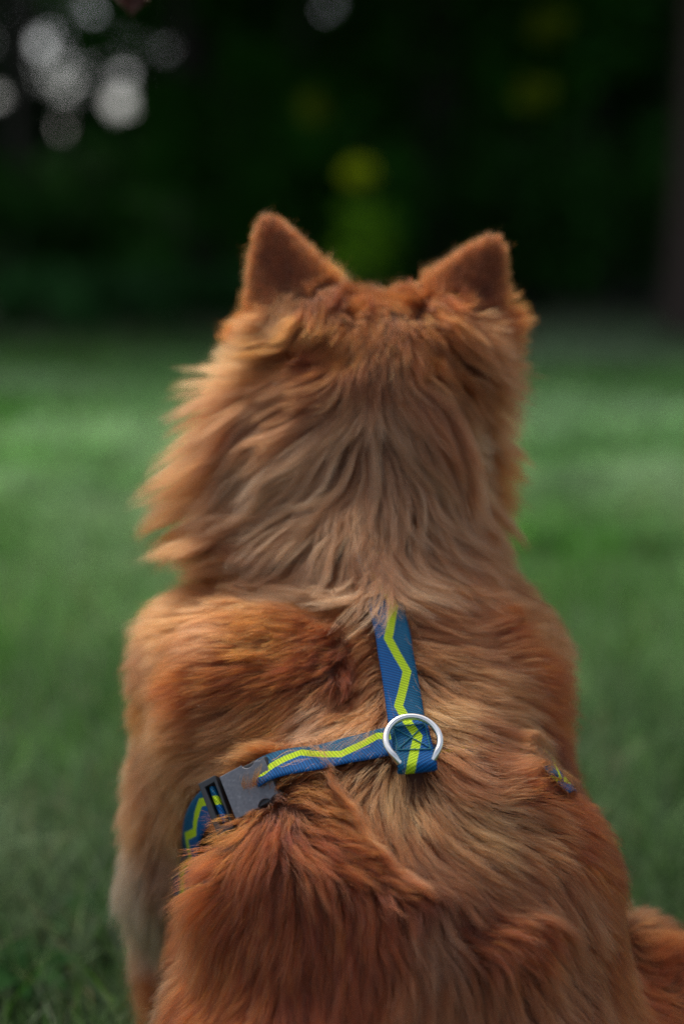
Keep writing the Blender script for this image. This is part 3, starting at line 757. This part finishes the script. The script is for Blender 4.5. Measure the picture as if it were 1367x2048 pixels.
# ------------------------------------------------------------------ lawn
m_gr = new_mat('turf', (.04, .1, .02), .9)
t = NT(m_gr); geo = t.n('ShaderNodeNewGeometry'); pos = geo.outputs['Position']
a = t.noise(1.3, 4, pos); b = t.noise(14, 4, pos); 
c1 = t.ramp(a, [(.30, (.06, .20, .018)), (.5, (.18, .38, .06)), (.66, (.50, .60, .34))])
c2 = t.ramp(b, [(.3, (.03, .06, .018)), (.7, (.10, .20, .05))])
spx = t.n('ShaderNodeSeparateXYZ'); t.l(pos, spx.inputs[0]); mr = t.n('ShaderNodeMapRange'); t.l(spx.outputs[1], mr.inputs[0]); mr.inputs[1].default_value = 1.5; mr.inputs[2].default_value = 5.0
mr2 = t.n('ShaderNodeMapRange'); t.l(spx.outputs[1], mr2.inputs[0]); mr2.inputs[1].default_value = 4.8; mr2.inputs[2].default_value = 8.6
t.l(t.mix(mr2.outputs[0], t.mix(mr.outputs[0], (.012, .030, .008), t.mix(.45, c1, c2)), (.022, .060, .016)), t.b.inputs['Base Color'])  # dark near soil and dark far turf: shade put into the ground colour
gs_ = 90; gxx = np.concatenate([-np.geomspace(300, .4, 60), np.linspace(-.35, .35, 12), np.geomspace(.4, 300, 60)])
gyy = np.concatenate([-np.geomspace(200, .5, 30), np.linspace(-.4, 12, 70), np.geomspace(12.4, 400, 40)])
XX, YY = np.meshgrid(gxx, gyy, indexing='ij'); flat = np.stack([XX.ravel(), YY.ravel(), np.zeros(XX.size)], 1)
nearf = np.clip((np.hypot(flat[:, 0], flat[:, 1] - 1) - .8) / 3, 0, 1) * np.clip((60 - np.hypot(flat[:, 0], flat[:, 1])) / 30, 0, 1)
flat[:, 2] = -.004 + (vnoise(flat, .7) - .5) * .10 * nearf
nx_, ny_ = XX.shape; ii_ = np.arange(nx_ * ny_).reshape(nx_, ny_)
FF = np.stack([ii_[:-1, :-1].ravel(), ii_[1:, :-1].ravel(), ii_[1:, 1:].ravel(), ii_[:-1, 1:].ravel()], 1)
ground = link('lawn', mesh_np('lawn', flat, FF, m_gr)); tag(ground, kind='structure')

qx, qy = np.meshgrid(np.linspace(1.6, 7, 40), np.linspace(10.3, 12.6, 16), indexing='ij'); qf = np.stack([qx.ravel(), qy.ravel() + .25 * np.sin(qx.ravel() * 1.3), np.zeros(qx.size)], 1)
qn = np.clip((np.hypot(qf[:, 0], qf[:, 1] - 1) - .8) / 3, 0, 1); qf[:, 2] = .03 + (vnoise(qf, .7) - .5) * .10 * qn
qi = np.arange(qx.size).reshape(qx.shape); qF = np.stack([qi[:-1, :-1].ravel(), qi[1:, :-1].ravel(), qi[1:, 1:].ravel(), qi[:-1, 1:].ravel()], 1)
m_dirt = new_mat('trodden_earth', (.10, .075, .06), .95); t = NT(m_dirt); geo = t.n('ShaderNodeNewGeometry'); f = t.noise(3, 5, geo.outputs['Position']); t.l(t.ramp(f, [(.3, (.06, .05, .035)), (.7, (.16, .12, .095))]), t.b.inputs['Base Color'])
pth = link('path', mesh_np('path', qf, qF, m_dirt)); tag(pth, kind='structure')

def blades(n, ymin, ymax, hmin, hmax, wd, seed, xw=.42, x0=.35):
    g_ = np.random.default_rng(seed); u = g_.random(n)
    y = (ymin ** -0.3 + u * (ymax ** -0.3 - ymin ** -0.3)) ** (-1 / .3)
    x = (g_.random(n) * 2 - 1) * (y * xw + x0)
    base = np.stack([x, y, np.zeros(n)], 1)
    pn = vnoise(base, 2.2); pn2 = vnoise(base + 50, 9)
    h_ = g_.uniform(hmin, hmax, n) * (.6 + .9 * pn) ; a_ = g_.random(n) * 6.283
    b_ = g_.normal(size=(n, 2)) * .45; w_ = wd * g_.uniform(.6, 1.4, n) * np.sqrt(np.maximum(y / 2, .7))
    V = np.empty((n, 7, 3)); wx, wy = np.cos(a_) * w_, np.sin(a_) * w_
    for k, (s, ww) in enumerate(((0, .8), (.4, 1), (.75, .7))):
        for j, sg in ((0, -1), (1, 1)):
            V[:, 2 * k + j, 0] = x + sg * wx * ww + b_[:, 0] * h_ * s * s
            V[:, 2 * k + j, 1] = y + sg * wy * ww + b_[:, 1] * h_ * s * s
            V[:, 2 * k + j, 2] = h_ * s * (1 - .25 * s * np.hypot(*b_.T)) - .006
    V[:, 6, 0] = x + b_[:, 0] * h_; V[:, 6, 1] = y + b_[:, 1] * h_; V[:, 6, 2] = h_ * (1 - .3 * np.hypot(*b_.T))
    q = np.arange(n)[:, None] * 7
    F4 = np.concatenate([q + np.array([[0, 1, 3, 2]]), q + np.array([[2, 3, 5, 4]]), q + np.array([[4, 5, 6, 6]])])
    F4[2 * n:, 3] = F4[2 * n:, 2]
    F3 = np.concatenate([q + np.array([[0, 1, 3]]), q + np.array([[0, 3, 2]]), q + np.array([[2, 3, 5]]), q + np.array([[2, 5, 4]]), q + np.array([[4, 5, 6]])])
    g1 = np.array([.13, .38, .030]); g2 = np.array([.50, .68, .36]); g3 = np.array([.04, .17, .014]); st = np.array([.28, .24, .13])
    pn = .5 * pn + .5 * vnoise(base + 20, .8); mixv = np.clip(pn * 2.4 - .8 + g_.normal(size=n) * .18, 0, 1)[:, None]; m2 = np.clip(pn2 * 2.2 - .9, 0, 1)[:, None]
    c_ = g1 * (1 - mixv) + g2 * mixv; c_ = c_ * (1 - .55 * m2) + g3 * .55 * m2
    c_ = c_ * ((.30 + 1.0 * np.clip((y - 1.2) / 3.2, 0, 1) ** .8) * (.95 - .70 * np.clip((y - 4.8) / 3.6, 0, 1)))[:, None] * np.exp(.42 * g_.normal(size=n))[:, None]; d_ = g_.random(n) < .035; c_[d_] = st  # blades darkened near the camera and towards the wood: shade put into colour
    keep_ = sdf(base + [0, 0, .02]) > -.002
    keep_ |= (np.abs(x) > .33) | (y > 1.45)
    kk = np.repeat(keep_, 7)
    V = V.reshape(-1, 3); C_c = np.repeat(c_, 7, 0)
    fk = keep_[F3[:, 0] // 7]; remap = np.cumsum(kk) - 1
    return V[kk], remap[F3[fk]], C_c[kk]
m_bl = bpy.data.materials.new('grass_blade'); m_bl.use_nodes = True; t = NT(m_bl)
at = t.n('ShaderNodeAttribute', attribute_name='Col'); t.l(at.outputs['Color'], t.b.inputs['Base Color']); t.b.inputs['Roughness'].default_value = .5
tr = t.n('ShaderNodeBsdfTranslucent'); t.l(at.outputs['Color'], tr.inputs[0]); mx = t.n('ShaderNodeMixShader'); mx.inputs[0].default_value = .4
t.l(t.b.outputs[0], mx.inputs[1]); t.l(tr.outputs[0], mx.inputs[2]); t.l(mx.outputs[0], t.t.nodes['Material Output'].inputs['Surface'])
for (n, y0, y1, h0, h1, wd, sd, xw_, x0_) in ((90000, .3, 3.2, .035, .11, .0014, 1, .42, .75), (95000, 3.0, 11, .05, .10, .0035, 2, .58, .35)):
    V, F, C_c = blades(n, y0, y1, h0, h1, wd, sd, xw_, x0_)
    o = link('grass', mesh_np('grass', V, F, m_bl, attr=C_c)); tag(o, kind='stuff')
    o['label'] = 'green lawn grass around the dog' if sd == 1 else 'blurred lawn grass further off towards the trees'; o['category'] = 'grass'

# broad-leaved weeds in the grass beside the dog
m_weed = new_mat('weed_leaf', (.008, .040, .006), .8, **{'Specular IOR Level': .1})
def on_lawn(px_, py_):
    d = nrm(P(px_, py_, 1.) - CAMP); return CAMP + d * (CAM_H / -d[2])
weeds = [(185, 1890, 'dark broad-leaved weed in the grass left of the pale front leg'), (60, 2010, 'broad-leaved weed in the bottom left corner'), (70, 1700, 'broad-leaved weed near the left border, level with the buckle'),
         (1310, 1770, 'broad-leaved weed in the grass above the knee at the right'), (1340, 1560, 'broad-leaved weed near the right border, level with the ring'), (200, 1560, 'broad-leaved weed in the grass left of the shoulder')]
for i, (a_, b_, lab) in enumerate(weeds[:2]):
    c = on_lawn(a_, b_); g_ = np.random.default_rng(500 + i); V, F = [], []
    for k in range(8):
        an = k * .79 + g_.random() * .5; L = g_.uniform(.035, .06); W_ = L * .24; dr = np.array([math.cos(an), math.sin(an), 0]); sd = np.array([-dr[1], dr[0], 0]); o_ = len(V)
        for u in range(7):
            s = u / 6; ww = W_ * math.sin(math.pi * (s * .93 + .05)) ** .8
            for q in (-1, 0, 1): V.append(c + dr * L * s + sd * ww * q + np.array([0, 0, .02 + L * (.9 * s - .65 * s * s) + abs(q) * ww * .3]))
        F += [(o_ + u * 3 + q, o_ + u * 3 + q + 1, o_ + u * 3 + q + 4, o_ + u * 3 + q + 3) for u in range(6) for q in (0, 1)]
    root = empty('weed_plant', (c[0], c[1], 0)); tag(root, lab, 'weed', 'broad-leaved weeds in the lawn')
    link('leaves', mesh_np('leaves', V, F, m_weed), root)
    v, f_ = limb([c + [0, 0, -.01], c + [0, 0, .012], c + [0, 0, .03]], [.003, .0025, .002], 6); link('stem', mesh_np('stem', v, f_, m_weed), root)

# ------------------------------------------------------------------ trees
m_leaf = bpy.data.materials.new('foliage'); m_leaf.use_nodes = True; t = NT(m_leaf)
at = t.n('ShaderNodeAttribute', attribute_name='Col'); t.l(at.outputs['Color'], t.b.inputs['Base Color']); t.b.inputs['Roughness'].default_value = .55
t.b.inputs['Specular IOR Level'].default_value = .08
tr = t.n('ShaderNodeBsdfTranslucent'); t.l(at.outputs['Color'], tr.inputs[0]); mx = t.n('ShaderNodeMixShader'); mx.inputs[0].default_value = .3
t.l(t.b.outputs[0], mx.inputs[1]); t.l(tr.outputs[0], mx.inputs[2]); t.l(mx.outputs[0], t.t.nodes['Material Output'].inputs['Surface'])
m_bark = new_mat('bark', (.055, .04, .03), .9); t = NT(m_bark)
tc_ = t.n('ShaderNodeTexCoord'); mp = t.n('ShaderNodeMapping'); mp.inputs['Scale'].default_value = (9, 9, 1.5); t.l(tc_.outputs['Object'], mp.inputs[0])
f = t.noise(2.0, 6, mp.outputs[0]); t.l(t.ramp(f, [(.3, (.006, .005, .004)), (.7, (.022, .017, .013))]), t.b.inputs['Base Color'])
bp = t.n('ShaderNodeBump'); bp.inputs['Strength'].default_value = .8; bp.inputs['Distance'].default_value = .02; t.l(f, bp.inputs['Height']); t.l(bp.outputs[0], t.b.inputs['Normal'])

m_bark_pale = new_mat('brown_bark', (.055, .036, .028), .9)
def leaf_cloud(name, centers, radii, n, size, col, parent, seed, flat=.7, cut=None):
    g_ = np.random.default_rng(seed); centers = np.array(centers, float); radii = np.array(radii, float)
    k = g_.choice(len(centers), n, p=radii ** 2 / (radii ** 2).sum())
    u = nrm(g_.normal(size=(n, 3))); rr = (g_.random(n) ** .45)[:, None] * radii[k][:, None] * np.array([1, 1, flat])
    p = centers[k] + u * rr
    keepm = vnoise(p, 1.3) > (.33 if parent is not None else -1)
    if cut is not None: keepm &= ~cut(p)
    p = p[keepm]; n = len(p); k = k[keepm]
    a_ = nrm(g_.normal(size=(n, 3)) + [0, 0, .2]); b_ = nrm(np.cross(a_, g_.normal(size=(n, 3)))); s_ = size * g_.uniform(.6, 1.4, n)[:, None]
    fold = nrm(np.cross(a_, b_)) * s_ * .15
    V = np.stack([p - a_ * s_, p + b_ * s_ * .45 + fold, p + a_ * s_, p - b_ * s_ * .45 + fold], 1).reshape(-1, 3)
    q = np.arange(n)[:, None] * 4; F = np.concatenate([q + [[0, 1, 2]], q + [[0, 2, 3]]])
    c_ = np.array(col) * np.exp(.3 * g_.normal(size=n) + .35 * (vnoise(p, 2.2) - .5) * 2)[:, None]
    return link(name, mesh_np(name, V, F, m_leaf, smooth=False, attr=np.repeat(c_, 4, 0)), parent)

def tree(x, y, h, r0, crown_r, crown_z, n, size, col, label, seed, group=None, cut=None, spread=9, spray=None):
    g_ = random.Random(seed); root = empty('broadleaf_tree', (x, y, 0))
    tag(root, label, 'tree', group)
    V, F = [], []
    top = np.array([x + g_.uniform(-.5, .5), y + g_.uniform(-.5, .5), h * .8])
    main = [np.array([x, y, -.05]) * (1 - s) + top * s + np.array([math.sin(s * 4 + seed) * .12, math.cos(s * 3 + seed) * .1, 0]) * s for s in np.linspace(0, 1, 12)]
    main[0] = np.array([x, y, -.05])
    rs = [r0 * (1.35 if i == 0 else 1.08 if i == 1 else 1 - .07 * i) for i in range(12)]
    V, F = limb(main, rs)
    cs, rr = [], []
    for k in range(spread):
        i = g_.randint(4, 10); a = g_.uniform(0, 6.28); L = crown_r * g_.uniform(.5, 1)
        e = main[i] + np.array([math.cos(a) * L, math.sin(a) * L, g_.uniform(.3, 1.6)])
        if e[2] < crown_z: e[2] = crown_z + g_.uniform(0, .8)
        br = [main[i] * (1 - s) + e * s + np.array([0, 0, .25 * math.sin(s * 3.1)]) for s in np.linspace(0, 1, 6)]
        v, f_ = limb(br, [r0 * .42 * (1 - .8 * s) for s in np.linspace(0, 1, 6)], 6)
        o_ = len(V); V = V + v; F = F + [tuple(q + o_ for q in ff_) for ff_ in f_]
        cs.append(e); rr.append(crown_r * g_.uniform(.42, .62))
    cs.append(top); rr.append(crown_r * .7)
    tk = link('trunk', mesh_np('trunk', V, F, bark_of), root)
    leaf_cloud('crown', cs, rr, n, size, col, root, seed, cut=cut)
    if spray:
        for q in spray: leaf_cloud('bright_leaf_spray', [q[:3]], [q[3]], 130, .05, (.20, .26, .01), root, seed + 50)  # sunlit look of these sprays is put into the leaf colour
    return root

def on_ground(px_, y):     # x of a picture column at ground distance y
    return (px_ - 683.5) / FP * (y * math.cos(A) + CAM_H * math.sin(A))

# openings low in the crown on the left, where the sky beyond shows through
GAPS = [(240, 205, .27), (248, 150, .15), (125, 255, .155), (120, 335, .12), (66, 150, .06), (14, 92, .07), (-10, 195, .15), (225, 68, .10), (185, 4, .32), (440, 2, .18), (650, 6, .24)]
def cut(p):
    q = p - CAMP; d = q @ FWD; x_ = 683.5 + FP * (q @ RT) / d; y_ = 1024 - FP * (q @ UP) / d
    m = np.zeros(len(p), bool)
    for gx_, gy_, gr in GAPS: m |= (np.hypot(x_ - gx_, y_ - gy_) * d / FP < gr * d / 26 + .014)
    return m
dk = (.012, .06, .007)
labels = []
specs = [  # column, distance, height, trunk radius, crown radius, crown bottom, leaves, colour, label
 (1368, 9.2, 9, .13, 3.0, 3.4, 9000, dk, 'tall tree with a bare brown trunk nearest the lawn at the right edge'),
 (-330, 10.5, 9, .20, 3.2, 3.2, 9000, dk, 'dark tree at the lawn edge just beyond the left border'),
 (60, 15.0, 10, .17, 3.0, 4.8, 7000, dk, 'slim dark trunk in the wood under the bright gaps at the left'),
 (400, 11.4, 10, .18, 4.4, 3.0, 17000, dk, 'dark tree behind the left ear of the dog'),
 (900, 11.6, 10, .18, 4.4, 3.0, 17000, dk, 'dark tree behind the gap between the two ears'),
 (1130, 14.5, 11, .22, 3.4, 3.3, 9000, dk, 'broad shadowy tree behind the right ear of the dog'),
 (1650, 12.5, 10, .22, 3.4, 3.0, 9000, dk, 'dark tree just outside the right border'),
 (620, 17.5, 11, .24, 3.6, 3.6, 8000, dk, 'tree deep in the wood at the middle of the picture'),
 (1000, 19.0, 11, .24, 3.6, 3.6, 8000, dk, 'tree deep in the wood above the right ear'),
 (1380, 18.0, 11, .24, 3.6, 3.2, 8000, dk, 'tree deep in the wood behind the trunk at the right edge'),
]
for i, (c_, y, h_, r0, cr_, cz, n, col, lab) in enumerate(specs):
    bark_of = m_bark_pale if i == 0 else m_bark
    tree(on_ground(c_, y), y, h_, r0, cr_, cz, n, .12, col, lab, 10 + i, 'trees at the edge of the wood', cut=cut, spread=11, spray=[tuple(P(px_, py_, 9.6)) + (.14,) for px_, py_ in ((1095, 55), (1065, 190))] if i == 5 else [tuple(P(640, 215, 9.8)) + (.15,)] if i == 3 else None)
# far wood closing the view
def wood():
    g_ = np.random.default_rng(77); cs, rr = [], []
    for i in range(300):
        x = g_.uniform(-13, 15); y = g_.uniform(22.5, 27); z = g_.uniform(0.3, 8.5) if i < 230 else g_.uniform(.1, 1.6)
        cs.append((x, y, z)); rr.append(g_.uniform(1.1, 1.7))
    o = leaf_cloud('far_wood', cs, rr, 150000, .17, (.006, .036, .006), None, 78, flat=.9, cut=cut); tag(o, kind='stuff')
    o['label'] = 'dense dark wood closing the view, with bright gaps at the left'; o['category'] = 'wood'
wood()
# undergrowth
def bush(px_, y, r_, h_, col, lab, seed, n=2600, size=.07):
    g_ = random.Random(seed); x = on_ground(px_, y); root = empty('bush', (x, y, 0)); tag(root, lab, 'bush', 'bushes under the trees')
    V, F = [], []; cs, rr = [], []
    for k in range(6):
        a = g_.uniform(0, 6.28); e = np.array([x + math.cos(a) * r_ * .7, y + math.sin(a) * r_ * .5, h_ * (g_.uniform(.45, .8) if h_ < 2 else .15 + .15 * k)])
        br = [np.array([x, y, -.03]) * (1 - s) + e * s for s in np.linspace(0, 1, 5)]
        v, f_ = limb(br, [.02 * (1 - .7 * s) for s in np.linspace(0, 1, 5)], 5); o_ = len(V); V += v; F += [tuple(q + o_ for q in ff_) for ff_ in f_]
        cs.append(e); rr.append(r_ * g_.uniform(.4, .6))
    link('stems', mesh_np('stems', V, F, m_bark), root)
    leaf_cloud('foliage', cs, rr, n, size, col, root, seed, flat=.8, cut=None)
bs = [(-150, 11.5, 1.2, 1.1, 'low dark bush at the left border of the picture'), (200, 12.0, 1.0, .8, 'low dark bush under the bright gaps at the left'), (380, 14, 1.3, 1.5, 'dark bush left of the left ear'),
      (560, 13, 1.1, 1.3, 'dark bush behind the left ear'), (850, 14.5, 1.0, 1.2, 'dark bush right of the yellow sapling'), (1080, 11.5, 1.2, 1.5, 'dark bush just right of the right ear'),
      (1260, 11.0, 1.0, 1.2, 'dark bush beside the trunk at the right edge'), (1500, 10.5, 1.3, 1.4, 'dark bush outside the right border'), (40, 17, 1.4, 1.3, 'bush deeper in the wood at the far left'),
      (420, 11.0, .55, 2.6, 'tall dark shrub before the trunk left of the left ear'), (540, 12.0, 1.5, 3.0, 'tall dark shrub deep in the wood above the left ear'), (740, 12.6, 1.6, 3.2, 'tall dark shrub deep in the wood above the yellow-green sapling'),
      (905, 10.8, 1.2, 3.2, 'tall dark shrub deep in the wood above the right ear'), (1090, 15.5, 1.6, 3.2, 'tall dark shrub in the wood to the upper right'), (1260, 15, 1.5, 3.0, 'tall dark shrub beside the bare trunk at the right edge')]
for i, (a_, y, r_, h_, lab) in enumerate(bs): bush(a_, y, r_, h_, (.022, .085, .012) if h_ < 2 else (.026, .115, .010), lab, 200 + i, n=2600 if h_ < 2 else 5200)

# low plants in the shade along the left edge of the lawn
fern_at = [(-60, 9.0), (90, 9.4), (230, 9.1), (360, 9.6), (470, 10.2), (1180, 13.5), (1320, 14.2)]
fl_ = ['first low plant from the left border along the shaded lawn edge', 'second low plant from the left along the shaded lawn edge', 'third low plant from the left along the shaded lawn edge', 'fourth low plant from the left, just left of the left ear', 'low plant behind the outer edge of the left ear', 'low plant right of the right ear before the dark wood', 'low plant at the far right before the dark wood']
for i, ((a_, y), lab) in enumerate(zip(fern_at, fl_)):
    bush(a_, y, .42, .38, (.03, .10, .025), lab, 300 + i, n=900, size=.05)

# young tree; the light on its leaves is put into their bright yellow-green
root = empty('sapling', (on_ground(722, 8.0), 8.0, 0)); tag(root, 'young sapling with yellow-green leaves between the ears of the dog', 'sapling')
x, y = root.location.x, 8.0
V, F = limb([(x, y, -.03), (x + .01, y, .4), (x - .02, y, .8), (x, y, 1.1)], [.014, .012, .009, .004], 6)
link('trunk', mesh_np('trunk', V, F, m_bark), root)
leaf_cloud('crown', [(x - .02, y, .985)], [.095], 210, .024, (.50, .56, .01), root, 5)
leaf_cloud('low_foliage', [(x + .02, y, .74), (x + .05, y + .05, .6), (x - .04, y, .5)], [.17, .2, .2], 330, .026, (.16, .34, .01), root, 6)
# leaf and twig added in place of what looks like fingertips, top left
root = empty('stand_in_twig', P(250, -60, 1.25)); tag(root, 'stand-in leaf on a thin twig for the brown shape at the top left', 'twig')
m_dry = new_mat('stand_in_leaf', tuple(s2l((74, 36, 20))), .6)
tube('twig', [P(250, -60, 1.25), P(235, -140, 1.26), P(200, -260, 1.3), P(100, -420, 1.4)], np.array([.0012, .0016, .002, .003]), m_bark, root, seg=6)
def dryleaf(c, tipv, wv_, L, W_, curl):
    V = []; n1, n2 = 12, 7; c = np.array(c); nn_ = nrm(np.cross(tipv, wv_))
    for i in range(n1):
        s = i / (n1 - 1); ww = W_ * math.sin(math.pi * min(max(s * .94 + .03, 0), 1)) ** .7
        for j in range(n2):
            u = j / (n2 - 1) * 2 - 1
            V.append(c + tipv * L * s + wv_ * ww * u * (1 - .2 * curl * s) + nn_ * (curl * W_ * u * u * .8 + math.sin(s * 5 + u * 2) * .002 + curl * L * s * s * .4))
    F = [(i * n2 + j, i * n2 + j + 1, (i + 1) * n2 + j + 1, (i + 1) * n2 + j) for i in range(n1 - 1) for j in range(n2 - 1)]
    return V, F
for (cx, ty, W_, cu) in ((262, 46, .018, .9), (292, 30, .008, 1.3)):
    a_ = P(250, -60, 1.25); b_ = P(cx, ty, 1.25); d_ = b_ - a_; L = np.linalg.norm(d_)
    V, F = dryleaf(a_, d_ / L, nrm(np.array([1, .2, 0])), L, W_, cu)
    o = link('leaf', mesh_np('leaf', V, F, m_dry), root); md = o.modifiers.new('t', 'SOLIDIFY'); md.thickness = .0006
